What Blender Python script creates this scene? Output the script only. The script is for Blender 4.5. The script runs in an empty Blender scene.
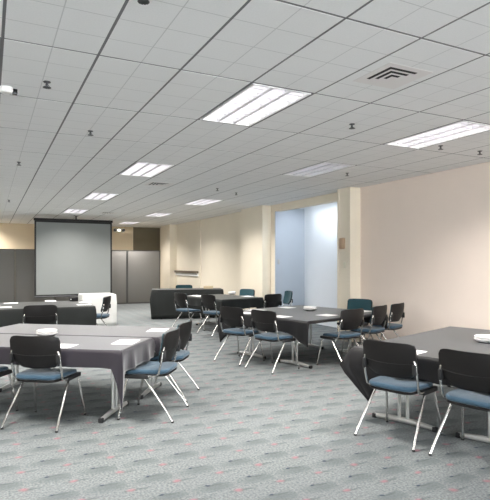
import bpy, bmesh, math, random
from mathutils import Vector, Matrix
random.seed(7)
sc = bpy.context.scene
COL = sc.collection
PI = math.pi
R = math.radians
CAM_H = 1.55
CEIL = 3.01
TZ = 0.72
YAW = R(26.57)

# ------------------------------------------------------------------ materials
def new_mat(name):
    m = bpy.data.materials.new(name); m.use_nodes = True
    nt = m.node_tree
    return m, nt, nt.nodes['Principled BSDF']

def N(nt, t, **kw):
    n = nt.nodes.new(t)
    for k, v in kw.items(): setattr(n, k, v)
    return n

def mat(name, col, rough=.5, metal=0., spec=.5, noise=0., scale=40., bump=0., sheen=0., emit=None, estr=0., detail=3.):
    m, nt, b = new_mat(name)
    b.inputs['Base Color'].default_value = (*col, 1)
    b.inputs['Roughness'].default_value = rough
    b.inputs['Metallic'].default_value = metal
    b.inputs['Specular IOR Level'].default_value = spec
    if sheen:
        b.inputs['Sheen Weight'].default_value = sheen
        b.inputs['Sheen Roughness'].default_value = .4
    if emit:
        b.inputs['Emission Color'].default_value = (*emit, 1)
        b.inputs['Emission Strength'].default_value = estr
    if noise or bump:
        tc = N(nt, 'ShaderNodeTexCoord')
        nz = N(nt, 'ShaderNodeTexNoise'); nz.inputs['Scale'].default_value = scale
        nz.inputs['Detail'].default_value = detail
        nt.links.new(tc.outputs['Object'], nz.inputs['Vector'])
        if noise:
            mr = N(nt, 'ShaderNodeMapRange'); mr.inputs['To Min'].default_value = 1 - noise; mr.inputs['To Max'].default_value = 1 + noise
            nt.links.new(nz.outputs['Fac'], mr.inputs['Value'])
            mx = N(nt, 'ShaderNodeVectorMath', operation='SCALE'); mx.inputs[0].default_value = col
            nt.links.new(mr.outputs['Result'], mx.inputs['Scale'])
            nt.links.new(mx.outputs['Vector'], b.inputs['Base Color'])
        if bump:
            bp = N(nt, 'ShaderNodeBump'); bp.inputs['Strength'].default_value = bump; bp.inputs['Distance'].default_value = .004
            nt.links.new(nz.outputs['Fac'], bp.inputs['Height'])
            nt.links.new(bp.outputs['Normal'], b.inputs['Normal'])
    return m

def math_node(nt, op, a, b=None, c=None):
    n = N(nt, 'ShaderNodeMath', operation=op)
    for i, v in enumerate((a, b, c)):
        if v is None: continue
        if isinstance(v, (int, float)): n.inputs[i].default_value = v
        else: nt.links.new(v, n.inputs[i])
    return n.outputs[0]

def mixc(nt, fac, c1, c2, blend='MIX'):
    n = N(nt, 'ShaderNodeMix', data_type='RGBA', blend_type=blend)
    for sock, v in ((n.inputs[0], fac), (n.inputs[6], c1), (n.inputs[7], c2)):
        if isinstance(v, tuple): sock.default_value = (*v, 1)
        elif isinstance(v, (int, float)): sock.default_value = v
        else: nt.links.new(v, sock)
    return n.outputs[2]

def carpet_mat():
    m, nt, b = new_mat('carpet')
    tc = N(nt, 'ShaderNodeTexCoord'); sp = N(nt, 'ShaderNodeSeparateXYZ')
    wob = N(nt, 'ShaderNodeTexNoise'); wob.inputs['Scale'].default_value = 9
    nt.links.new(tc.outputs['Object'], wob.inputs['Vector'])
    wv = math_node(nt, 'MULTIPLY', math_node(nt, 'SUBTRACT', wob.outputs['Fac'], .5), .05)
    nt.links.new(tc.outputs['Object'], sp.inputs[0])
    X, Y = sp.outputs[0], sp.outputs[1]
    P = .3275
    Yw = math_node(nt, 'ADD', Y, wv)
    u = math_node(nt, 'FRACT', math_node(nt, 'DIVIDE', math_node(nt, 'SUBTRACT', X, .373 - .5 * P - 10 * P), P))   # blue dash at u=.5
    v = math_node(nt, 'FRACT', math_node(nt, 'DIVIDE', math_node(nt, 'SUBTRACT', Yw, 3.626 - .5 * P - 60 * P), P))
    u2 = math_node(nt, 'FRACT', math_node(nt, 'ADD', u, .5)); v2 = math_node(nt, 'FRACT', math_node(nt, 'ADD', v, .5))
    def blob(uu, vv, rx, ry, cx=.5, cy=.5, soft=.6):
        a = math_node(nt, 'DIVIDE', math_node(nt, 'SUBTRACT', uu, cx), rx)
        c = math_node(nt, 'DIVIDE', math_node(nt, 'SUBTRACT', vv, cy), ry)
        d = math_node(nt, 'SQRT', math_node(nt, 'ADD', math_node(nt, 'MULTIPLY', a, a), math_node(nt, 'MULTIPLY', c, c)))
        n = N(nt, 'ShaderNodeMapRange', interpolation_type='SMOOTHSTEP')
        n.inputs['From Min'].default_value = 1; n.inputs['From Max'].default_value = soft * .5
        nt.links.new(d, n.inputs['Value'])
        return n.outputs['Result']
    # weave rows: each half-row fades from a dark far edge to a light near edge
    def ramp(vv, lo, hi):
        n = N(nt, 'ShaderNodeMapRange'); n.inputs['From Min'].default_value = lo; n.inputs['From Max'].default_value = hi
        nt.links.new(vv, n.inputs['Value']); return n.outputs['Result']
    speck = N(nt, 'ShaderNodeTexNoise'); speck.inputs['Scale'].default_value = 60; speck.inputs['Detail'].default_value = 5
    nt.links.new(tc.outputs['Object'], speck.inputs['Vector'])
    big = N(nt, 'ShaderNodeTexNoise'); big.inputs['Scale'].default_value = 1.6; big.inputs['Detail'].default_value = 3
    nt.links.new(tc.outputs['Object'], big.inputs['Vector'])
    base = mixc(nt, ramp(speck.outputs['Fac'], .32, .68), CARPET_LO, CARPET_HI)
    base = mixc(nt, math_node(nt, 'MULTIPLY', ramp(big.outputs['Fac'], .35, .65), .25), base, CARPET_TINT)
    # dark thin dash line trailing to the right of each blue mark and shaded band below it
    darkA = blob(u, v, .36, .075, .66, .47, .2)
    darkB = blob(u, v, .80, .30, .66, .34, .1)
    base = mixc(nt, math_node(nt, 'MULTIPLY', darkB, .75), base, CARPET_BAND)
    base = mixc(nt, math_node(nt, 'MULTIPLY', darkA, .5), base, CARPET_DARK)
    darkC = blob(u2, v2, .48, .07, .60, .48, .2)
    base = mixc(nt, math_node(nt, 'MULTIPLY', darkC, .5), base, CARPET_DARK)
    base = mixc(nt, math_node(nt, 'MULTIPLY', blob(u, v, .085, .05, .5, .5, .4), .9), base, (.028, .04, .07))
    base = mixc(nt, math_node(nt, 'MULTIPLY', blob(u2, v2, .14, .10, .5, .5, .1), .7), base, (.36, .15, .18))
    nt.links.new(base, b.inputs['Base Color'])
    b.inputs['Roughness'].default_value = .95; b.inputs['Specular IOR Level'].default_value = .15
    bp = N(nt, 'ShaderNodeBump'); bp.inputs['Strength'].default_value = .25; bp.inputs['Distance'].default_value = .004
    nt.links.new(speck.outputs['Fac'], bp.inputs['Height']); nt.links.new(bp.outputs['Normal'], b.inputs['Normal'])
    return m
CARPET_LO = (.115, .131, .132); CARPET_HI = (.262, .282, .284); CARPET_TINT = (.18, .19, .206)
CARPET_BAND = (.115, .132, .137); CARPET_DARK = (.066, .079, .085)

def tile_mat():
    m, nt, b = new_mat('ceiling_tile')
    tc = N(nt, 'ShaderNodeTexCoord'); sp = N(nt, 'ShaderNodeSeparateXYZ')
    nt.links.new(tc.outputs['Object'], sp.inputs[0])
    def line(s, off, p, w):
        f = math_node(nt, 'FRACT', math_node(nt, 'DIVIDE', math_node(nt, 'ADD', s, 30 * p - off), p))
        d = math_node(nt, 'ABSOLUTE', math_node(nt, 'SUBTRACT', f, .5))
        return math_node(nt, 'GREATER_THAN', d, .5 - w / p)
    g = math_node(nt, 'MAXIMUM', line(sp.outputs[0], .08, .305, .0035), line(sp.outputs[1], 2.47, .305, .0035))
    nz = N(nt, 'ShaderNodeTexNoise'); nz.inputs['Scale'].default_value = 90; nz.inputs['Detail'].default_value = 4
    nt.links.new(tc.outputs['Object'], nz.inputs['Vector'])
    big = N(nt, 'ShaderNodeTexNoise'); big.inputs['Scale'].default_value = 1.1; big.inputs['Detail'].default_value = 4
    nt.links.new(tc.outputs['Object'], big.inputs['Vector'])
    c = mixc(nt, nz.outputs['Fac'], (.80, .80, .80), (.90, .90, .90))
    c = mixc(nt, math_node(nt, 'MULTIPLY', big.outputs['Fac'], .25), c, (.68, .67, .65))
    c = mixc(nt, math_node(nt, 'MULTIPLY', g, .5), c, (.42, .42, .42))
    nt.links.new(c, b.inputs['Base Color'])
    b.inputs['Roughness'].default_value = .9; b.inputs['Specular IOR Level'].default_value = .2
    bp = N(nt, 'ShaderNodeBump'); bp.inputs['Strength'].default_value = .2; bp.inputs['Distance'].default_value = .0005
    nt.links.new(nz.outputs['Fac'], bp.inputs['Height']); nt.links.new(bp.outputs['Normal'], b.inputs['Normal'])
    return m

M = dict(
    carpet=carpet_mat(), tile=tile_mat(),
    tbar=mat('grid_bar', (.16, .16, .165), .6),
    wall=mat('beige_paint', (.85, .775, .645), .75, noise=.03, scale=3, spec=.25),
    pink=mat('warm_beige_paint', (.86, .745, .665), .75, noise=.03, scale=2.5, spec=.25),  # pinker base colour than the other walls
    back=mat('tan_paint', (.83, .70, .51), .75, noise=.03, scale=3, spec=.25),
    olive=mat('olive_brown_paint', (.17, .145, .095), .7, noise=.05, scale=6),
    blue=mat('pale_blue_paint', (.80, .84, .89), .7, noise=.02, scale=3),
    bluedoor=mat('blue_grey_door_paint', (.47, .52, .585), .6, noise=.03, scale=3),  # alcove blue darkened to stand in for shade
    divider=mat('grey_divider_fabric', (.25, .24, .228), .9, noise=.12, scale=120, bump=.3),
    divider_edge=mat('divider_edge', (.10, .098, .095), .5),
    shell=mat('black_plastic', (.012, .011, .011), .45, noise=.1, scale=300, bump=.15, spec=.22),
    black=mat('black_rubber', (.012, .012, .013), .6),
    seat=mat('blue_fabric', (.045, .085, .125), .9, noise=.14, scale=160, bump=.3, sheen=.3, spec=.2),
    pad=mat('teal_fabric', (.030, .078, .095), .9, noise=.14, scale=160, bump=.3, sheen=.3, spec=.2),  # same blue as the seat, with its shade mixed into the colour
    chrome=mat('silver_tube', (.66, .65, .63), .25, metal=1.),
    grey_metal=mat('grey_painted_metal', (.50, .50, .49), .35, metal=.5),
    cloth=mat('black_tablecloth', (.010, .0095, .0105), .5, noise=.12, scale=200, bump=.1, spec=.22, sheen=.26),
    cloth2=mat('charcoal_violet_tablecloth', (.026, .022, .029), .5, noise=.1, scale=200, bump=.1, spec=.25, sheen=.6),
    cloth3=mat('green_black_tablecloth', (.013, .015, .014), .55, noise=.12, scale=200, bump=.1, spec=.25, sheen=.2),
    white_cloth=mat('white_tablecloth', (.64, .64, .62), .8, noise=.04, scale=60),
    top=mat('table_laminate', (.30, .29, .28), .5),
    paper=mat('white_paper', (.90, .90, .90), .7),
    white=mat('white_plastic', (.82, .82, .80), .4),
    dish=mat('white_ceramic', (.90, .89, .88), .35),
    screen=mat('screen_fabric', (.235, .25, .247), .85, noise=.02, scale=4),
    screen_black=mat('screen_border', (.012, .012, .013), .7),
    dark_metal=mat('dark_metal', (.09, .09, .095), .4, metal=.6),
    tan=mat('tan_plastic', (.56, .40, .27), .5),
    cardboard=mat('cardboard', (.55, .45, .30), .8, noise=.08, scale=30),
    cream=mat('cream_laminate', (.80, .75, .62), .5),
    rail=mat('dark_wood', (.13, .10, .07), .5, noise=.2, scale=20),
    base=mat('baseboard_vinyl', (.30, .27, .24), .6),
    fixture=mat('white_enamel', (.85, .85, .86), .3),
    louver=mat('louver_enamel', (.83, .82, .87), .35),
    vent=mat('vent_enamel', (.78, .75, .74), .6),
    vent_dark=mat('vent_slot', (.015, .014, .014), .8),
    glass_black=mat('lens_black', (.01, .01, .012), .1),
    window_frame=mat('window_aluminium', (.5, .5, .5), .4, metal=.8),
)
def emitter(name, col, s):
    return mat(name, (.9, .9, .9), .5, emit=col, estr=s)
LAMP = 0.95; LAMP_W = 34.0
M['lamp'] = emitter('lamp_lens', (1.0, .955, .90), LAMP)
M['lamp_off'] = mat('unlit_lens', (.80, .80, .80), .4)
M['lamp_blue'] = emitter('cool_lamp_lens', (.84, .91, 1.0), 7.0)
M['bulb'] = emitter('small_bulb', (1, .95, .8), 3)

# ------------------------------------------------------------------ mesh helpers
class MB:
    def __init__(s): s.bm = bmesh.new()
    def box(s, x0, y0, z0, x1, y1, z1, mtx=None, bev=0.):
        r = bmesh.ops.create_cube(s.bm, size=1)
        vs = r['verts']
        bmesh.ops.scale(s.bm, vec=(x1 - x0, y1 - y0, z1 - z0), verts=vs)
        bmesh.ops.translate(s.bm, vec=((x0 + x1) / 2, (y0 + y1) / 2, (z0 + z1) / 2), verts=vs)
        if bev:
            es = list({e for v in vs for e in v.link_edges})
            g = bmesh.ops.bevel(s.bm, geom=es, offset=bev, segments=2, affect='EDGES', profile=.5)
            vs = list({v for v in g['verts']} | {v for v in vs if v.is_valid})
        if mtx is not None: bmesh.ops.transform(s.bm, matrix=mtx, verts=vs)
        return s
    def quad(s, *p):
        s.bm.faces.new([s.bm.verts.new(q) for q in p]); return s
    def tube(s, pts, r, seg=10, cap=True):
        pts = [Vector(p) for p in pts]; rings = []
        rr = r if isinstance(r, (list, tuple)) else [r] * len(pts)
        up = None
        for i, p in enumerate(pts):
            t = (pts[min(i + 1, len(pts) - 1)] - pts[max(i - 1, 0)]).normalized()
            if up is None:
                up = Vector((0, 0, 1)) if abs(t.z) < .9 else Vector((0, 1, 0))
            a = t.cross(up).normalized(); bb = a.cross(t).normalized(); up = bb
            rings.append([s.bm.verts.new(p + rr[i] * (math.cos(2 * PI * k / seg) * a + math.sin(2 * PI * k / seg) * bb)) for k in range(seg)])
        for A, B in zip(rings, rings[1:]):
            for k in range(seg): s.bm.faces.new((A[k], A[(k + 1) % seg], B[(k + 1) % seg], B[k]))
        if cap:
            s.bm.faces.new(rings[0][::-1]); s.bm.faces.new(rings[-1])
        return s
    def lathe(s, prof, seg=24, c=(0, 0, 0)):
        rings = []
        for r, z in prof:
            rings.append([s.bm.verts.new((c[0] + r * math.cos(2 * PI * k / seg), c[1] + r * math.sin(2 * PI * k / seg), c[2] + z)) for k in range(seg)])
        for A, B in zip(rings, rings[1:]):
            for k in range(seg): s.bm.faces.new((A[k], A[(k + 1) % seg], B[(k + 1) % seg], B[k]))
        s.bm.faces.new(rings[0][::-1]); s.bm.faces.new(rings[-1])
        return s
    def build(s, name, m, parent=None, smooth=True, angle=40, loc=None, rz=0):
        bmesh.ops.recalc_face_normals(s.bm, faces=s.bm.faces)
        me = bpy.data.meshes.new(name); s.bm.to_mesh(me); s.bm.free()
        if smooth:
            me.polygons.foreach_set('use_smooth', [True] * len(me.polygons))
            me.set_sharp_from_angle(angle=R(angle))
        me.materials.append(m)
        o = bpy.data.objects.new(name, me); COL.objects.link(o)
        if parent: o.parent = parent
        if loc: o.location = loc
        o.rotation_euler.z = rz
        return o

def tag(o, label, cat, group=None, kind=None):
    o['label'] = label; o['category'] = cat
    if group: o['group'] = group
    if kind: o['kind'] = kind
    return o

def thing(name, label, cat, loc=(0, 0, 0), rz=0, group=None):
    o = bpy.data.objects.new(name, None); COL.objects.link(o)
    o.empty_display_size = .1
    o.location = loc; o.rotation_euler.z = rz
    return tag(o, label, cat, group)

def struct(o, label=None, cat=None):
    o['kind'] = 'structure'
    if label: o['label'] = label
    if cat: o['category'] = cat
    return o

def copy_tree(o, parent=None):
    c = o.copy(); COL.objects.link(c)
    if parent: c.parent = parent
    for ch in list(o.children): copy_tree(ch, c)
    return c

def dup(o, loc, rz, label, group=None):
    c = copy_tree(o); c.location = loc; c.rotation_euler.z = rz; c['label'] = label
    if group: c['group'] = group
    return c

# ------------------------------------------------------------------ room
WX, LX, BY, FY = 6.5, -6.0, 21.1, -4.5       # right wall, left wall, back wall, rear wall (behind the camera)
PX = 6.25                                     # face of the pillars
GX0, GY0 = .08, 2.47
struct(MB().box(LX, FY, -.1, 8.0, BY, 0).build('floor', M['carpet'], smooth=False), 'grey carpet with blue and pink flecks', 'floor')

fix_cells = {(3, 1): 'on', (3, 4): 'on', (3, 7): 'on', (3, 10): 'on', (7, 1): 'on', (7, 3): 'off', (7, 7): 'on', (7, 10): 'on', (7, 13): 'on',
             (-1, 1): 'on', (-1, 4): 'on', (-1, 7): 'on', (-1, 10): 'on', (-1, 14): 'on',  # row out of view; the last light added nearer to brighten the back wall
             (-5, 4): 'on', (-5, 7): 'on', (-5, 10): 'on', (-5, 13): 'on'}  # out of view; the farther ones added to brighten the back of the room
def ceiling():
    b = MB(); bm = b.bm; t = MB()
    i0, i1 = math.floor((LX - GX0) / .61), math.ceil((WX - GX0) / .61)
    j0, j1 = math.floor((FY - GY0) / 1.22), math.ceil((BY - GY0) / 1.22)
    for i in range(i0, i1):
        for j in range(j0, j1):
            if (i, j) in fix_cells: continue
            x0, x1 = max(GX0 + .61 * i, LX) + .009, min(GX0 + .61 * (i + 1), WX) - .009
            y0, y1 = max(GY0 + 1.22 * j, FY) + .010, min(GY0 + 1.22 * (j + 1), BY) - .010
            if x1 - x0 < .03 or y1 - y0 < .03: continue
            e = .0005
            z0, z1 = CEIL, CEIL + .013
            lo = [bm.verts.new(p) for p in ((x0 + e, y0 + e, z0), (x1 - e, y0 + e, z0), (x1 - e, y1 - e, z0), (x0 + e, y1 - e, z0))]
            hi = [bm.verts.new(p) for p in ((x0 + e, y0 + e, z1), (x1 - e, y0 + e, z1), (x1 - e, y1 - e, z1), (x0 + e, y1 - e, z1))]
            bm.faces.new(lo)
            for k in range(4): bm.faces.new((lo[k], lo[(k + 1) % 4], hi[(k + 1) % 4], hi[k]))
    # the slab above everything
    b.box(LX, FY, CEIL + .15, WX, BY, CEIL + .25)
    o = b.build('ceiling', M['tile'], smooth=False)
    struct(o, 'white ceiling of scored tiles in a metal grid', 'ceiling')
    zb = CEIL + .0015
    for i in range(i0, i1 + 1):
        x = GX0 + .61 * i
        if LX < x < WX: t.box(x - .0145, FY, zb, x + .0145, BY, zb + .02)
    for j in range(j0, j1 + 1):
        y = GY0 + 1.22 * j
        if FY < y < BY: t.box(LX, y - .013, zb + .0005, WX, y + .013, zb + .0195)
    struct(t.build('trim_1', M['tbar'], smooth=False), 'grey metal ceiling grid', 'trim')
ceiling()
# walls
HT = CEIL + .15
ALY0, ALY1, ALX, LINT = 8.35, 11.3, 7.37, 2.84      # alcove
struct(MB().box(WX, FY, 0, WX + .15, 7.95, HT).build('wall_right', M['pink'], smooth=False), 'warm beige wall on the right', 'wall')
struct(MB().box(WX, 11.5, 0, WX + .15, BY, HT).build('wall_right_far', M['wall'], smooth=False), 'cream wall beyond the blue alcove', 'wall')
struct(MB().box(LX, BY, 0, WX, BY + .15, HT).build('wall_back', M['back'], smooth=False), 'tan wall at the back above the dividers', 'wall')
struct(MB().box(LX - .15, FY, 0, LX, BY, HT).build('wall_left', M['wall'], smooth=False), 'cream wall on the left', 'wall')
# rear wall behind the camera, three wide unseen windows added for fill light
rw = MB()
rw.box(LX, FY - .15, 0, WX, FY, .8); rw.box(LX, FY - .15, 2.75, WX, FY, HT)
wins = [(-5.4, -2.0), (-1.6, 2.0), (2.4, 5.9)]
xs = [LX] + [v for w in wins for v in w] + [WX]
for k in range(0, len(xs), 2): rw.box(xs[k], FY - .15, .8, xs[k + 1], FY, 2.75)
struct(rw.build('wall_rear', M['wall'], smooth=False), 'cream wall with windows', 'wall')
for k, (a, c) in enumerate(wins):
    w = MB()
    for (x0, z0, x1, z1) in ((a, .8, c, .85), (a, 2.70, c, 2.75), (a, .85, a + .05, 2.70), (c - .05, .85, c, 2.70), ((a + c) / 2 - .025, .85, (a + c) / 2 + .025, 2.70)):
        w.box(x0, FY - .10, z0, x1, FY - .04, z1)
    struct(w.build('window_%d' % (k + 1), M['window_frame'], smooth=False), 'aluminium window frame', 'window')
# pillars
struct(MB().box(PX, 7.95, 0, WX + .15, ALY0, HT).build('wall_pillar_near', M['wall'], smooth=False), 'beige pillar right of the blue alcove', 'pillar')
struct(MB().box(PX, 11.5, 0, WX, 12.75, HT).build('wall_pillar_far', M['wall'], smooth=False), 'cream pillar left of the blue alcove', 'pillar')
struct(MB().box(PX - .02, 18.95, 0, WX, 20.1, HT).build('wall_pillar_corner', M['wall'], smooth=False), 'cream pillar in the far corner', 'pillar')
struct(MB().box(WX, ALY1, 0, WX + .15, 11.5, HT).build('wall_jamb', M['wall'], smooth=False), 'cream wall strip left of the alcove', 'wall')
struct(MB().box(WX, ALY0, LINT, WX + .15, ALY1, HT).build('wall_lintel', M['wall'], smooth=False), 'cream lintel above the alcove', 'wall')
struct(MB().box(PX - .012, 8.30, 0, PX, 8.345, CEIL).build('trim_2', M['wall'], smooth=False), 'beige edge strip on the pillar', 'trim')
# alcove
struct(MB().box(ALX, ALY0 - .6, 0, ALX + .15, ALY1 + .15, HT).build('wall_alcove', M['blue'], smooth=False), 'pale blue wall at the back of the alcove', 'wall')
struct(MB().box(WX + .15, ALY0 - .75, 0, ALX, ALY0 - .6, HT).build('wall_alcove_side', M['blue'], smooth=False), 'pale blue side wall of the alcove', 'wall')
struct(MB().box(WX + .15, ALY1, 0, ALX, ALY1 + .15, HT).build('wall_alcove_end', M['blue'], smooth=False), 'pale blue end wall of the alcove', 'wall')
struct(MB().box(WX + .15, ALY0 - .6, CEIL - .02, ALX, ALY1 + .15, HT).build('ceiling_alcove', M['blue'], smooth=False), 'alcove ceiling', 'ceiling')
d = struct(MB().box(WX + .002, ALY1 - .03, 0, ALX, ALY1 - .0, LINT + .1).build('door_1', M['bluedoor'], smooth=False), 'blue grey door leaf on the left of the alcove', 'door')  # left side of the alcove; its shade painted as a darker blue grey
hb = MB(); hb.box(WX + .06, ALY1 - .042, 1.50, WX + .12, ALY1 - .03, 1.62, bev=.004)
hb.build('handle_plate', M['grey_metal'], d)
# seam, ledge and far trim on the right-hand wall
struct(MB().box(WX - .03, 16.36, 0, WX, 16.48, CEIL).build('trim_3', M['wall'], smooth=False), 'cream vertical strip on the far wall', 'trim')
struct(MB().box(WX - .03, 19.02 - .1, 0, WX, 19.02, CEIL).build('trim_4', M['wall'], smooth=False), 'cream vertical strip in the corner', 'trim')
lg = thing('wall_ledge', 'narrow dark rail with white apron on the far cream wall', 'ledge', (WX, 17.75, 1.16))
MB().box(-.10, -1.15, .0, 0, 1.15, .08, bev=.006).build('rail', M['rail'], lg)
MB().box(-.05, -1.15, -.10, 0, 1.15, 0, bev=.004).build('apron', M['white'], lg)
struct(MB().box(5.36, BY - .02, 1.6, WX, BY, CEIL).build('trim_5', M['olive'], smooth=False), 'dark olive panel on the back wall', 'trim')  # stands for a dark recess; its shade painted olive brown
bb = MB()
bb.box(WX - .012, FY, 0, WX, 7.95, .10); bb.box(WX - .012, 12.75, 0, WX, 18.92, .10)
bb.box(PX - .012, 7.95, 0, PX, ALY0, .10); bb.box(PX - .012, 11.5, 0, PX, 12.75, .10)
struct(bb.build('baseboard_right', M['base'], smooth=False), 'grey vinyl baseboard', 'baseboard')

# ------------------------------------------------------------------ ceiling lights
def light_unit(state):
    """local origin: middle of the cell, at ceiling level; 0.61 x 1.22"""
    t = thing('ceiling_light', 'light', 'ceiling light')
    hx, hy = .2825, .5875
    f = MB()
    w = .018
    for (x0, y0, x1, y1) in ((-hx, -hy, hx, -hy + w), (-hx, hy - w, hx, hy), (-hx, -hy + w, -hx + w, hy - w), (hx - w, -hy + w, hx, hy - w)):
        f.box(x0, y0, -.004, x1, y1, .125)
    f.box(-hx, -hy, .125, hx, hy, .14)
    f.build('housing', M['fixture'], t, smooth=False)
    if state == 'off':
        MB().box(-hx + w, -hy + w, .02, hx - w, hy - w, .03).build('lens', M['lamp_off'], t, smooth=False)
    else:
        MB().box(-hx + w, -hy + w, .096, hx - w, hy - w, .122).build('lens', M['lamp'], t, smooth=False)
    if state == 'on':
        la = bpy.data.lights.new('lamp', 'AREA'); la.shape = 'RECTANGLE'; la.size = .5; la.size_y = 1.1
        la.energy = LAMP_W; la.spread = R(140); la.color = (1, .955, .90)
        lo = bpy.data.objects.new('lamp', la); COL.objects.link(lo); lo.parent = t; lo.location = (0, 0, -.008)
    lv = MB()
    W = 2 * (hx - w)
    for k in (1, 2):
        x = -hx + w + W * k / 3
        lv.box(x - .016, -hy + w, .0, x + .016, hy - w, .095)
    lv.build('divider', M['louver'], t, smooth=False)
    fn = MB(); n = 13
    for k in range(1, n):
        y = -hy + w + 2 * (hy - w) * k / n
        fn.box(-hx + w, y - .006, .004, hx - w, y + .006, .045)
    fn.build('louver', M['louver'], t, smooth=False)
    return t
protoL = {}
def light_label(i, j, st):
    if st == 'off': return 'unlit grey fluorescent ceiling panel near the right wall pillar'
    d = {(3, 1): 'large bright louvred ceiling light nearest the picture centre', (3, 4): 'second louvred ceiling light in the row leading to the screen',
         (3, 7): 'third bright ceiling light in the row leading to the screen', (3, 10): 'small bright ceiling light just above the projection screen',
         (7, 1): 'long bright ceiling light above the right-hand beige wall', (7, 7): 'bright ceiling light above the far cream wall, nearest of its row',
         (7, 10): 'bright ceiling light far back before the olive panel', (7, 13): 'thin sliver of ceiling light closest to the emergency lamp'}
    return d.get((i, j), 'fluorescent ceiling light outside the picture')
for (i, j), st in fix_cells.items():
    loc = (GX0 + .61 * (i + .5), GY0 + 1.22 * (j + .5), CEIL)
    if st not in protoL:
        o = light_unit(st); protoL[st] = o; o.location = loc
        o['label'] = light_label(i, j, st); o['group'] = 'fluorescent ceiling lights'
    else:
        o = dup(protoL[st], loc, 0, light_label(i, j, st), 'fluorescent ceiling lights')
# added cool fill lamp, out of view, to brighten the alcove
t = thing('alcove_light', 'cool light panel in the alcove ceiling behind the lintel', 'ceiling light', (6.77, 9.75, CEIL - .02))
MB().box(-.15, -1.0, -.05, .15, 1.0, .0, bev=.006).build('housing', M['fixture'], t)
MB().box(-.13, -.98, -.056, .13, .98, -.05).build('lens', M['lamp_blue'], t, smooth=False)

# ------------------------------------------------------------------ ceiling fittings
def vent(label, cx, cy, s=.27):
    t = thing('ceiling_vent', label, 'air vent', (cx, cy, CEIL), 0, 'ceiling air vents')
    MB().box(-.06, -.06, -.002, s + .10, s + .10, .002).build('plate', M['vent'], t)
    for k in range(3):
        o = k * .058; w = .030; e = s - k * .032
        b = MB()
        b.box(o, o, -.0035, o + w, e, -.0015); b.box(o + w, o, -.0035, e, o + w, -.0015)
        b.build('slot', M['vent_dark'], t, smooth=False)
    return t
vent('large square air vent with dark chevron slots nearest the camera', 2.68, 2.93)
vent('air vent beside the second ceiling light of the screen row', 2.68, 9.12, .30)
vent('distant dark air vent above the projection screen right side', 3.0, 15.2, .30)

def sprinkler(label, x, y, drop=.048):
    t = thing('sprinkler_head', label, 'sprinkler', (x, y, CEIL), 0, 'sprinkler heads')
    MB().lathe([(.030, .004), (.030, -.002), (.028, -.006), (.018, -.009), (.012, -.011)], 16).build('escutcheon', M['dark_metal'], t)
    b = MB(); b.lathe([(.010, -.010), (.010, -.028), (.006, -.034), (.004, -drop + .006)], 12)
    b.tube([(.010, 0, -.025), (.018, 0, -.038), (.006, 0, -drop + .006)], .003, 6); b.tube([(-.010, 0, -.025), (-.018, 0, -.038), (-.006, 0, -drop + .006)], .003, 6)
    b.build('body', M['dark_metal'], t)
    d = MB()
    for k in range(12):
        a = 2 * PI * k / 12
        d.box(.004, -.006, -drop, .032, .006, -drop + .003, Matrix.Rotation(a, 4, 'Z'))
    d.lathe([(.012, -drop), (.012, -drop + .004)], 12)
    d.build('deflector', M['dark_metal'], t)
    return t
for lab, x, y in (('dark sprinkler head beside the white ceiling sensor, upper left', .42, 4.42), ('sprinkler head left of the second ceiling light', 1.01, 5.86),
                  ('small sprinkler head above the left edge of the screen wall', .39, 8.14), ('dark sprinkler head left of the long right ceiling light', 3.43, 4.33),
                  ('sprinkler head near the unlit ceiling panel', 5.24, 6.74), ('sprinkler head cut by the top edge of the picture', .75, 2.73),
                  ('tiny sprinkler head above the cream pillar, left one', 4.04, 9.30), ('tiny sprinkler head above the cream pillar, right one', 4.64, 9.69),
                  ('faint far sprinkler head at the left picture edge', .42, 13.2), ('dark sprinkler head above the right wall, left one', 5.06, 4.64),
                  ('dark sprinkler head above the right wall, right one', 5.76, 4.63)):
    sprinkler(lab, x, y)
t = thing('ceiling_sensor', 'small white ceiling sensor with a black lens at left edge', 'sensor', (.13, 4.72, CEIL))
MB().lathe([(.055, 0), (.055, -.03), (.045, -.045), (.02, -.05)], 20).build('body', M['white'], t)
MB().box(.045, -.02, -.05, .085, .02, -.004, bev=.006).build('lens', M['glass_black'], t)

# emergency light on the back wall
ex = thing('emergency_light', 'white emergency light with two lamp heads right of the screen', 'emergency light', (4.76, BY, 2.86))
MB().box(-.22, -.07, -.09, .22, 0, .09, bev=.01).build('box', M['cream'], ex)
for s in (-1, 1):
    h = MB(); h.lathe([(.03, 0), (.055, .02), (.06, .09), (.05, .10)], 16)
    bmesh.ops.transform(h.bm, matrix=Matrix.Translation((s * .17, -.06, 0)) @ Matrix.Rotation(R(90), 4, 'X'), verts=h.bm.verts)
    hh = h.build('lamp_head', M['dark_metal'], ex)
b = MB(); b.box(-.05, -.075, -.03, .05, -.07, .03); b.build('indicator', M['bulb'], ex, smooth=False)
# tan box on the near pillar
tb = thing('wall_box', 'tan rounded wall box mounted high on the pillar by the alcove', 'wall box', (PX, 8.17, 1.92))
MB().box(-.05, -.075, -.11, 0, .075, .11, bev=.02).build('cover', M['tan'], tb)
MB().box(-.056, -.045, -.06, -.05, .045, .03, bev=.002).build('grille', M['tan'], tb)
ls = tag(MB().box(-.012, -.035, -.06, 0, .035, .06, bev=.004).build('light_switch', M['cream'], loc=(PX, 8.12, 1.5)), 'small cream switch plate below the tan wall box', 'switch')

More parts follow.
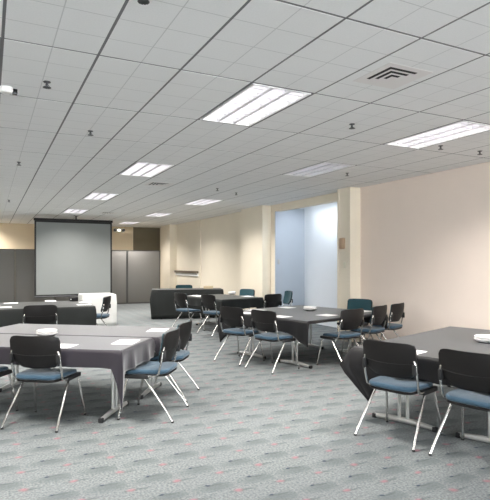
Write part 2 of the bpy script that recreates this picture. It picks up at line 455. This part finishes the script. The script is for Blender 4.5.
# ------------------------------------------------------------------ projection screen
ps = thing('projection_screen', 'large grey projection screen with black border hung from ceiling', 'projection screen', (2.39, 16.7, 0))
hw, zt, zb = 1.16, 2.86, .50
MB().box(-hw - .02, -.05, zt - .035, hw + .02, .05, zt + .035, bev=.01).build('case', M['screen_black'], ps)
MB().box(-hw + .05, -.006, zb + .06, hw - .05, .0, zt - .085).build('screen_surface', M['screen'], ps, smooth=False)
b = MB()
for (x0, z0, x1, z1) in ((-hw, zb, -hw + .05, zt - .035), (hw - .05, zb, hw, zt - .035), (-hw + .05, zt - .085, hw - .05, zt - .035), (-hw + .05, zb, hw - .05, zb + .06)):
    b.box(x0, -.007, z0, x1, .0, z1)
b.build('border', M['screen_black'], ps, smooth=False)
MB().tube([(-hw, 0, zb), (hw, 0, zb)], .02, 10).build('bottom_bar', M['dark_metal'], ps)
for s in (0,):
    b = MB(); b.tube([(.05, 0, zt + .03), (.05, 0, CEIL)], .025, 10); b.box(-.02, -.06, CEIL - .012, .12, .06, CEIL + .004); b.build('bracket', M['dark_metal'], ps)

# partition panels
for k, lab in enumerate(('tall grey partition panel at the right end by the corner pillar', 'tall grey partition panel just right of the projection screen',
                         'grey partition panel hidden behind the screen, right half', 'grey partition panel behind the left half of the screen',
                         'grey partition panel at the left picture edge beside the screen', 'grey partition panel beyond the left picture edge')):
    x1 = 5.88 - 1.272 * k
    t = thing('partition_panel', lab, 'partition', (x1 - .636, 19.05, 0), 0, 'grey partition panels along the back')
    MB().box(-.60, -.02, .05, .60, .02, 1.97, bev=.004).build('panel', M['divider'], t)
    f = MB()
    f.box(-.632, -.025, .0, -.60, .025, 2.0); f.box(.60, -.025, .0, .632, .025, 2.0); f.box(-.60, -.025, 1.97, .60, .025, 2.0); f.box(-.60, -.025, .0, .60, .025, .05)
    f.build('frame', M['divider_edge'], t, smooth=False)

# ------------------------------------------------------------------ chair
def shell_point(u, v, off=0.):
    """u -1..1 across, v 0..1 from bottom to top"""
    z = .555 + .31 * v
    # half width: rounded lower corners
    hwid = .252 * (1 - .34 * max(0, (.38 - v) / .38) ** 2.0) * (1 - .06 * max(0, (v - .86) / .14) ** 2)
    x = hwid * u
    if v > .9: z -= .018 * (abs(u) ** 8)
    y = -.165 - .07 * v - .018 * math.sin(PI * v) + .055 * u * u
    return Vector((x, y + off, z))

def make_chair():
    t = thing('conference_chair', 'chair', 'chair')
    # backrest shell (closed)
    nu, nv = 14, 12
    def sheet(o1, o2, ulim=1., v0=0., v1=1.):
        b = MB(); bm = b.bm
        A = [[bm.verts.new(shell_point(ulim * (-1 + 2 * i / nu), v0 + (v1 - v0) * j / nv, o1)) for i in range(nu + 1)] for j in range(nv + 1)]
        B = [[bm.verts.new(shell_point(ulim * (-1 + 2 * i / nu), v0 + (v1 - v0) * j / nv, o2)) for i in range(nu + 1)] for j in range(nv + 1)]
        for j in range(nv):
            for i in range(nu):
                bm.faces.new((A[j][i], A[j][i + 1], A[j + 1][i + 1], A[j + 1][i])); bm.faces.new((B[j][i], B[j + 1][i], B[j + 1][i + 1], B[j][i + 1]))
        for j in range(nv):
            bm.faces.new((A[j][0], A[j + 1][0], B[j + 1][0], B[j][0])); bm.faces.new((A[j][nu], B[j][nu], B[j + 1][nu], A[j + 1][nu]))
        for i in range(nu):
            bm.faces.new((A[0][i], B[0][i], B[0][i + 1], A[0][i + 1])); bm.faces.new((A[nv][i], A[nv][i + 1], B[nv][i + 1], B[nv][i]))
        return b
    bk = sheet(-.012, .006).build('backrest', M['shell'], t)
    # raised seam rib across the back
    rb = MB(); rb.tube([shell_point(u / 10, .40 + .05 * (u / 10) ** 2, -.0125) for u in range(-9, 10)], .0035, 6); rb.build('rib', M['shell'], bk)
    sheet(.0062, .026, .94, .05, .985).build('back_pad', M['pad'], t)
    # seat
    def seat_mesh(z0, z1, wx, y0, y1, crown):
        b = MB(); bm = b.bm; n = 14
        def outline(sc_):
            pts = []
            for k in range(40):
                a = 2 * PI * k / 40; c, s = math.cos(a), math.sin(a)
                p = 2 / 5.0
                x = math.copysign(abs(c) ** p, c); y = math.copysign(abs(s) ** p, s)
                w = wx * (1.0 + .04 * y)
                pts.append((x * w * sc_, (y0 + y1) / 2 + y * (y1 - y0) / 2 * sc_, y))
            return pts
        def zz(base, y, cr): return base + cr - .022 * max(0, y) ** 3 * 1.0
        rings = []
        for sc_, base, cr in ((.95, z0, 0), (1.0, z0 + .008, 0), (1.0, z1 - .012, 0), (.975, z1 - .003, 0), (.93, z1, 0), (.6, z1 + crown, 0), (.25, z1 + crown * .6, 0)):
            rings.append([bm.verts.new((x, y, zz(base, yy, cr))) for x, y, yy in outline(sc_)])
        for A, B in zip(rings, rings[1:]):
            for k in range(40): bm.faces.new((A[k], A[(k + 1) % 40], B[(k + 1) % 40], B[k]))
        bm.faces.new(rings[0][::-1]); bm.faces.new(rings[-1])
        return b
    seat_mesh(.450, .492, .232, -.205, .25, .004).build('seat', M['seat'], t, angle=60)
    pan = seat_mesh(.425, .4495, .226, -.20, .24, 0).build('seat_pan', M['shell'], t, angle=60)
    for s in (-1, 1):
        b = MB(); b.box(s * .232 - .022, -.02, .405, s * .232 + .022, .235, .446, bev=.008); b.build('side_bracket', M['black'], pan)
    # frame: under-seat rails, back posts
    for s in (-1, 1):
        b = MB()
        b.tube([(s * .236, .21, .425), (s * .238, .03, .428), (s * .241, -.09, .436), (s * .246, -.125, .46), (s * .250, -.150, .55), (s * .248, -.168, .66), (s * .236, -.178, .715), (s * .222, -.172, .73)], .0105, 10)
        p = b.build('back_post', M['chrome'], t)
        c = MB(); c.box(s * .238 - .017, -.200, .60, s * .238 + .014, -.150, .69, bev=.008); c.build('bracket', M['black'], p)
        for nm, pts in (('rear', [(s * .230, .035, .425), (s * .240, -.03, .34), (s * .266, -.21, .11), (s * .276, -.275, .012)]),
                        ('front', [(s * .230, .19, .425), (s * .240, .205, .36), (s * .266, .262, .09), (s * .272, .275, .012)])):
            l = MB(); l.tube(pts, .0115, 10); lo = l.build('leg', M['chrome'], t)
            q = Vector(pts[-1]); g = MB(); g.lathe([(.010, -.012), (.0135, -.010), (.0135, .004), (.0115, .006)], 10, q); g.build('foot_cap', M['black'], lo)
    b = MB(); b.tube([(-.236, .12, .418), (.236, .12, .418)], .009, 8); b.tube([(-.238, .0, .418), (.238, .0, .418)], .009, 8); b.build('crossbar', M['chrome'], t)
    return t

def ang(gx, gy): return math.atan2(gy, gx) - PI / 2
G4 = 'chairs at the right table'; G1 = 'chairs at the left table'; G3 = 'chairs at the middle table'; G2 = 'chairs at the far middle table'; GL = 'chairs at the far left table'
chairs = [
    (3.28, 3.48, .948, .317, 'black-backed blue-seat chair tucked at the corner of the right-hand table', G4),
    (3.50, 2.81, .966, .26, 'black-backed chair cut off by the right picture edge', G4),
    (.49, 5.32, .59, .81, 'large black-backed blue-seat chair at the front of the left table', G1),
    (-.12, 5.77, .59, .81, 'chair showing only legs and seat corner at the left picture edge', G1),
    (1.52, 5.116, -.81, .58, 'nearer of two side-on blue-seat chairs at the left table end', G1),
    (1.89, 5.74, -.81, .58, 'farther of two side-on blue-seat chairs at the left table end', G1),
    (3.52, 7.24, .94, .34, 'left of two adjacent chairs at the middle table, beside hanging cloth corner', G3),
    (3.70, 6.51, .96, .27, 'right of two adjacent chairs at the middle table, nearest its front corner', G3),
    (4.76, 6.22, -.2, .98, 'chair at the front of the middle table, seen from behind right of the cloth tail', G3),
    (5.50, 6.50, -.40, .91, 'chair turned sideways at the middle table right end, before the beige wall', G3),
    (6.08, 6.72, -.40, .91, 'mostly hidden black chair between the sideways chair and the beige wall', G3),
    (6.03, 7.52, -.92, -.40, 'teal-padded chair facing the camera under the pillar with the tan box', G3),
    (4.02, 10.97, .97, .22, 'far chair in front of the long black draped table, left one', G2),
    (4.36, 10.17, .97, .22, 'far chair at the end of the far middle table, right of its twin', G2),
    (5.48, 9.85, -.25, .97, 'black-backed chair behind the middle table, before the cream pillar', G2),
    (6.22, 10.50, -.93, .2, 'small teal chair turned sideways in front of the pale blue alcove', G2),
    (5.74, 11.62, -.90, -.35, 'teal chair facing the camera beyond the far middle table', G2),
    (5.24, 14.55, -.3, -.95, 'blue chair back peeking over the long black draped table', None),
    (.75, 9.02, .05, 1., 'black chair back standing behind the left table below the screen', GL),
    (1.98, 10.62, -.90, .43, 'side-on dark chair in front of the white draped cart', GL),
]
proto = None
for (x, y, gx, gy, lab, g) in chairs:
    if proto is None:
        proto = make_chair(); proto.location = (x, y, 0); proto.rotation_euler.z = ang(gx, gy); proto['label'] = lab
        if g: proto['group'] = g
    else:
        c = dup(proto, (x, y, 0), ang(gx, gy), lab, g)
        if not g and 'group' in c: del c['group']

# ------------------------------------------------------------------ tables
def make_table(label, loc, rz, L, W, H=TZ - .006, group=None):
    """origin at the local min corner on the floor"""
    t = thing('training_table', label, 'table', loc, rz, group)
    MB().box(.02, .02, H - .032, L - .02, W - .02, H, bev=.006).build('tabletop', M['top'], t)
    MB().box(.22, W / 2 - .03, H - .075, L - .22, W / 2 + .03, H - .034).build('beam', M['grey_metal'], t, smooth=False)
    for x in (.26, L - .26):
        b = MB()
        for s in (-1, 1): b.tube([(x, W / 2 + s * .042, .045), (x, W / 2 + s * .042, H - .034)], .017, 10)
        fl_ = min(.31, W / 2 - .07); f0, f1 = W / 2 - fl_, W / 2 + fl_
        b.tube([(x, f0, .026), (x, W / 2 - .1, .040), (x, W / 2 + .1, .040), (x, f1, .026)], [.020, .026, .026, .020], 10)
        lg = b.build('leg', M['grey_metal'], t)
        for yy, d in ((f0, -1), (f1, 1)):
            c = MB(); c.box(x - .022, yy - .025, .0, x + .022, yy + .02, .044, bev=.008); c.build('foot_cap', M['black'], lg)
    return t

def make_cloth(label, cat, loc, rz, L, W, drops, tails, m, z=TZ, flares=(.03,) * 4, seed=1, fold=.012, width=.22, swing=((0, 0),) * 4, group=None):
    """drops: front,right,back,left; tails: corner lengths front-left, front-right, back-right, back-left"""
    rnd = random.Random(seed)
    if not isinstance(width, tuple): width = (width,) * 4
    cor = [(0, 0), (L, 0), (L, W), (0, W)]
    nrm = [(0, -1), (1, 0), (0, 1), (-1, 0)]
    cols = []
    n = 26; nc = 9
    ph = [rnd.uniform(0, 6.28) for _ in range(4)]
    for s in range(4):
        a, c = cor[s], cor[(s + 1) % 4]
        ln = math.dist(a, c)
        for k in range(n):
            q = .005 + .99 * (.5 - .5 * math.cos(PI * k / (n - 1)))
            d0, d1 = q * ln, (1 - q) * ln
            D = drops[s]
            w0 = max(0, 1 - d0 / width[s]); w1 = max(0, 1 - d1 / width[s])
            T0, T1 = tails[s], tails[(s + 1) % 4]
            D2 = D + max(0, T0 - D) * w0 + max(0, T1 - D) * w1
            fl = flares[s] * w0 * .5 + flares[(s + 1) % 4] * w1 * .5
            wav = fold * (math.sin(d0 * 17 + ph[s]) + .6 * math.sin(d0 * 31 + 2 * ph[s]))
            A0, A1 = swing[s], swing[(s + 1) % 4]
            cols.append(((a[0] + (c[0] - a[0]) * q, a[1] + (c[1] - a[1]) * q), nrm[s], D2, fl, wav, (A0[0] * w0 + A1[0] * w1, A0[1] * w0 + A1[1] * w1)))
        ci = (s + 1) % 4
        for k in range(nc):
            th = (k + .5) / nc
            a0 = math.atan2(nrm[s][1], nrm[s][0]) + th * PI / 2
            v = (math.cos(a0), math.sin(a0))
            peak = 1 - abs(th - .5) * 2
            D = max(drops[s] * (1 - th) + drops[ci] * th, 0)
            D2 = D + max(0, tails[ci] - D)
            fl = flares[ci] * (.5 + .5 * peak)
            cols.append((cor[ci], v, D2, fl, 0, swing[ci]))
    b = MB(); bm = b.bm
    rows = [0, .03, .10, .2, .32, .46, .6, .75, .88, 1.0]
    grid = []
    for (p, nv, D, fl, wav, sw) in cols:
        cl = []
        for q in rows:
            if q == 0: r, zz = -.012, 0
            elif q == .03: r, zz = .0, -.008
            else:
                zz = -.008 - (D - .008) * q
                r = .006 + fl * (q / .35 if q < .35 else (1 - q) / .65) + (wav + abs(wav) * .6) * q
            k2 = max(0, q - .3) / .7
            cl.append(bm.verts.new((p[0] + nv[0] * r + sw[0] * k2, p[1] + nv[1] * r + sw[1] * k2, z + zz)))
        grid.append(cl)
    m_ = len(grid)
    for i in range(m_):
        A, B = grid[i], grid[(i + 1) % m_]
        for k in range(len(rows) - 1): bm.faces.new((A[k], B[k], B[k + 1], A[k + 1]))
    bm.faces.new([c[0] for c in grid])
    o = b.build('tablecloth', m, angle=50)
    for p in o.data.polygons:
        if len(p.vertices) > 10: p.use_smooth = False
    o.location = loc; o.rotation_euler.z = rz
    so = o.modifiers.new('thickness', 'SOLIDIFY'); so.thickness = .003; so.offset = 1
    return tag(o, label, cat, group)

def frame(x, y, deg):
    a = R(deg); c, s = math.cos(a), math.sin(a)
    return lambda u, v, z=0: (x + u * c - v * s, y + u * s + v * c, z)

# left table group (two tables, two cloths)
F1 = frame(1.11, 4.80, -36.5); r1 = R(-36.5); L1, W1 = 2.3, .85
make_table('front one of the two tables pushed together under violet grey cloth', F1(-L1, 0), r1, L1, W1, group='left tables')
make_table('rear one of the two tables pushed together at left', F1(-L1 + .06, W1 + .004), r1, L1, .92, group='left tables')
make_cloth('violet grey cloth on the front left table, long corner tail at right', 'tablecloth', F1(-L1, 0), r1, L1, W1 - .014, (.165, .21, .004, .20), (.3, .56, .21, .05), M['cloth2'], flares=(.02, .02, .02, .02), seed=3, width=(.07, .05, .1, .1))
make_cloth('violet grey cloth on the rear left table, sticking out past the front one', 'tablecloth', F1(-L1 + .06, W1 + .018), r1, L1, .906, (.004, .21, .16, .20), (.05, .21, .30, .30), M['cloth2'], flares=(.02, .02, .02, .02), seed=4, width=.14)
# right table group
F4 = frame(3.70, 2.44, 18.5); r4 = R(18.5); L4, W4 = 2.28, .83
make_table('nearer table under the black cloth by the right wall', F4(0, 0), r4, L4, W4, group='right tables')
make_table('farther table under the black cloth by the right wall', F4(0, W4 + .004), r4, L4, W4, group='right tables')
make_cloth('large black cloth over the tables by the beige right wall, pointed corner tail', 'tablecloth', F4(0, 0), r4, L4, 2 * W4 + .004, (.25, .2, .2, .21), (.4, .4, .4, .52), M['cloth'], flares=(.03, .03, .03, .12), seed=5, width=(.3, .3, .34, .34), swing=((0, 0), (0, 0), (0, 0), (.03, -.20)))
# middle table group
F3 = frame(3.99, 6.02, 15); r3 = R(15); L3, W3 = 1.95, .97
make_table('nearer table under the black cloth in the middle of the room', F3(0, 0), r3, L3, W3, group='middle tables')
make_table('farther table under the black cloth in the middle of the room', F3(0, W3 + .004), r3, L3, W3, group='middle tables')
make_cloth('black cloth over the middle tables, triangular tail at the front corner', 'tablecloth', F3(0, 0), r3, L3, 2 * W3 + .004, (.04, .2, .26, .19), (.36, .26, .5, .52), M['cloth'], flares=(.02, .03, .03, .05), seed=6, width=(.03, .3, .4, .38))
# far middle table
F2 = frame(4.60, 10.35, 12); r2 = R(12)
make_table('table under black cloth in front of the cream pillar', F2(1.2, 0), r2 + PI / 2, 1.7, 1.2, group='far tables')
make_cloth('black cloth on the far table before the cream pillar', 'tablecloth', F2(0, 0), r2, 1.2, 1.7, (.22, .2, .2, .2), (.4, .4, .4, .4), M['cloth3'], seed=7)
# far left table group
make_table('front table of the far left pair under black cloth', (-.35, 9.92, 0), 0, 2.15, .82, group='far left tables')
make_table('back table of the far left pair under black cloth', (-.35, 10.744, 0), 0, 2.15, .82, group='far left tables')
make_cloth('black cloth over the far left tables below the screen', 'tablecloth', (-.35, 9.92, 0), 0, 2.15, 1.644, (.38, .30, .2, .2), (.46, .46, .4, .4), M['cloth3'], seed=8, flares=(.02,) * 4)
# long draped table at the back
aD = math.atan2(12.97 - 13.56, 5.8 - 3.9)
make_table('long table hidden under the floor-length black cloth', (3.95, 13.55, 0), aD, 1.95, .72, H=.80 - .006)
make_cloth('floor-length black cloth on the long table before the corner pillar', 'tablecloth', (3.95, 13.55, 0), aD, 1.95, .72, (.775, .775, .775, .775), (.785, .785, .785, .785), M['cloth3'], z=.80, seed=9, flares=(.07, .02, .02, .02), fold=.008)
# white draped cart
make_table('small cart hidden under the white cloth', (2.0, 12.62, 0), 0, .78, .66, H=.77 - .006)
make_cloth('floor-length white cloth on the small cart below the screen', 'tablecloth', (2.0, 12.62, 0), 0, .78, .66, (.755,) * 4, (.76,) * 4, M['white_cloth'], z=.77, seed=10, flares=(.02,) * 4, fold=.006)

# ------------------------------------------------------------------ things on the tables
def unproj(px, py, z):
    u = (px - 245) / 512.; v = (262.3 - py) / 512.; t = (z - CAM_H) / v
    s, c = math.sin(YAW), math.cos(YAW)
    return t * (s + c * u), t * (c - s * u)
def paper(label, px, py, rz, w=.216, h=.279, z=TZ + .0035, group=None):
    x, y = unproj(px, py, z)
    o = tag(MB().box(-w / 2, -h / 2, 0, w / 2, h / 2, .003).build('paper_sheet', M['paper'], smooth=False, loc=(x, y, z), rz=rz), label, 'paper', group)
    return o
paper('white sheet on the left table right of the front chair', 60, 346, r1, .28, .22)
paper('white sheet near the front right corner of the left table', 126, 342, r1 + .1, .22, .30)
paper('white sheet at the far right corner of the left table', 158, 330.2, r1 + .1, .22, .30)
paper('white sheet on the middle table behind the front corner', 281, 316.6, r3, .22, .28)
paper('white sheet on the middle table left edge between its two chairs', 247, 313.0, r3, .22, .28)
paper('white sheet at the left back edge of the middle table', 256, 310.2, r3 + .15, .25, .28)
paper('white sheet near the back of the middle table before the dark chair', 287, 307.6, r3, .22, .26)
paper('white sheet on the middle table left of the front chair back', 327, 315.2, r3, .26, .24)
paper('white sheet on the middle table behind the front chair back', 362, 311.2, r3, .30, .26)
paper('white sheet on the right table beside the corner chair', 410, 351.6, r4, .22, .24)
paper('white sheet on the far table left end behind its chairs', 197, 295.8, r2, .25, .4)
paper('white sheet on the far table near the teal chair', 248, 296.3, r2, .22, .3)
paper('white sheet on the far left table at the picture edge, farther one', 11, 303.2, 0, .26, .22)
paper('white sheet on the far left table at the picture edge, nearer one', 4, 307.3, 0, .26, .22)
paper('white sheet on the far left table above the black chair', 50.5, 301, 0, .22, .28)
paper('white sheet on the far left table near its right end', 84, 304.6, 0, .26, .22)
paper('white sheet on the far left table near the right end, farther one', 85, 302.2, 0, .24, .22)

def dish(label, px, py, z=TZ + .0035, s=.98):
    x, y = unproj(px, py, z)
    t = thing('covered_dish', label, 'dish', (x, y, z), 0, 'white table dishes')
    MB().lathe([(.07 * s, 0), (.08 * s, .003), (.08 * s, .006), (.07 * s, .0085)], 28).build('base', M['black'], t)
    MB().lathe([(.065 * s, .009), (.10 * s, .018), (.118 * s, .034), (.118 * s, .040), (.09 * s, .042)], 28).build('dish_body', M['dish'], t)
    MB().lathe([(.085 * s, .0425), (.112 * s, .052), (.112 * s, .066), (.10 * s, .072), (.03 * s, .075)], 28).build('dish_lid', M['dish'], t)
    return t
dish('round white covered dish on the left table behind the front chair', 47, 336)
dish('round white covered dish on the middle table', 310, 310.5)
dish('round white covered dish on the right table at the picture edge', 486, 342.5)
dish('small white dish on the far middle table', 232, 294.5, s=.9)

pr = thing('projector', 'small black projector on the far left table below the screen', 'projector', (1.62, 11.42, TZ + .003), 0)
MB().box(-.085, -.07, .008, .085, .07, .085, bev=.012).build('body', M['shell'], pr)
b = MB(); b.lathe([(.028, 0), (.028, .03), (.022, .034)], 16); bmesh.ops.transform(b.bm, matrix=Matrix.Translation((.03, .069, .05)) @ Matrix.Rotation(R(-90), 4, 'X'), verts=b.bm.verts); b.build('lens', M['glass_black'], pr)
MB().box(-.08, -.074, .03, -.055, -.07, .055).build('button', M['white'], pr, smooth=False)
for sx in (-1, 1):
    for sy in (-1, 1): MB().lathe([(.01, 0), (.01, .009)], 10, (sx * .065, sy * .05, 0)).build('foot', M['black'], pr)
cb = thing('cardboard_box', 'small tan cardboard box on the long black draped table', 'box', (5.58, 13.50, .803), aD)
MB().box(-.13, -.09, 0, .13, .09, .07, bev=.003).build('carton', M['cardboard'], cb)
MB().box(-.13, -.02, .07, .13, .02, .0715).build('tape', M['tan'], cb, smooth=False)

# ------------------------------------------------------------------ light, world, camera
w = bpy.data.worlds.new('World'); sc.world = w; w.use_nodes = True
bg = w.node_tree.nodes['Background']; bg.inputs['Color'].default_value = (.92, .96, 1, 1); bg.inputs['Strength'].default_value = 6.8

cam = bpy.data.cameras.new('Camera'); co = bpy.data.objects.new('Camera', cam); COL.objects.link(co)
cam.sensor_fit = 'VERTICAL'; cam.sensor_height = 36; cam.sensor_width = 36
cam.lens = 512 / 500 * 36
cam.shift_y = (262.3 - 250) / 500
cam.clip_start = .05
co.location = (0, 0, CAM_H); co.rotation_euler = (R(90), 0, -YAW)
sc.camera = co
sc.view_settings.view_transform = 'Standard'; sc.view_settings.look = 'None'
sc.view_settings.gamma = 1; sc.view_settings.use_curve_mapping = False
sc.view_settings.exposure = 1.2
sc.cycles.use_denoising = True
sc.cycles.max_bounces = 8; sc.cycles.diffuse_bounces = 6
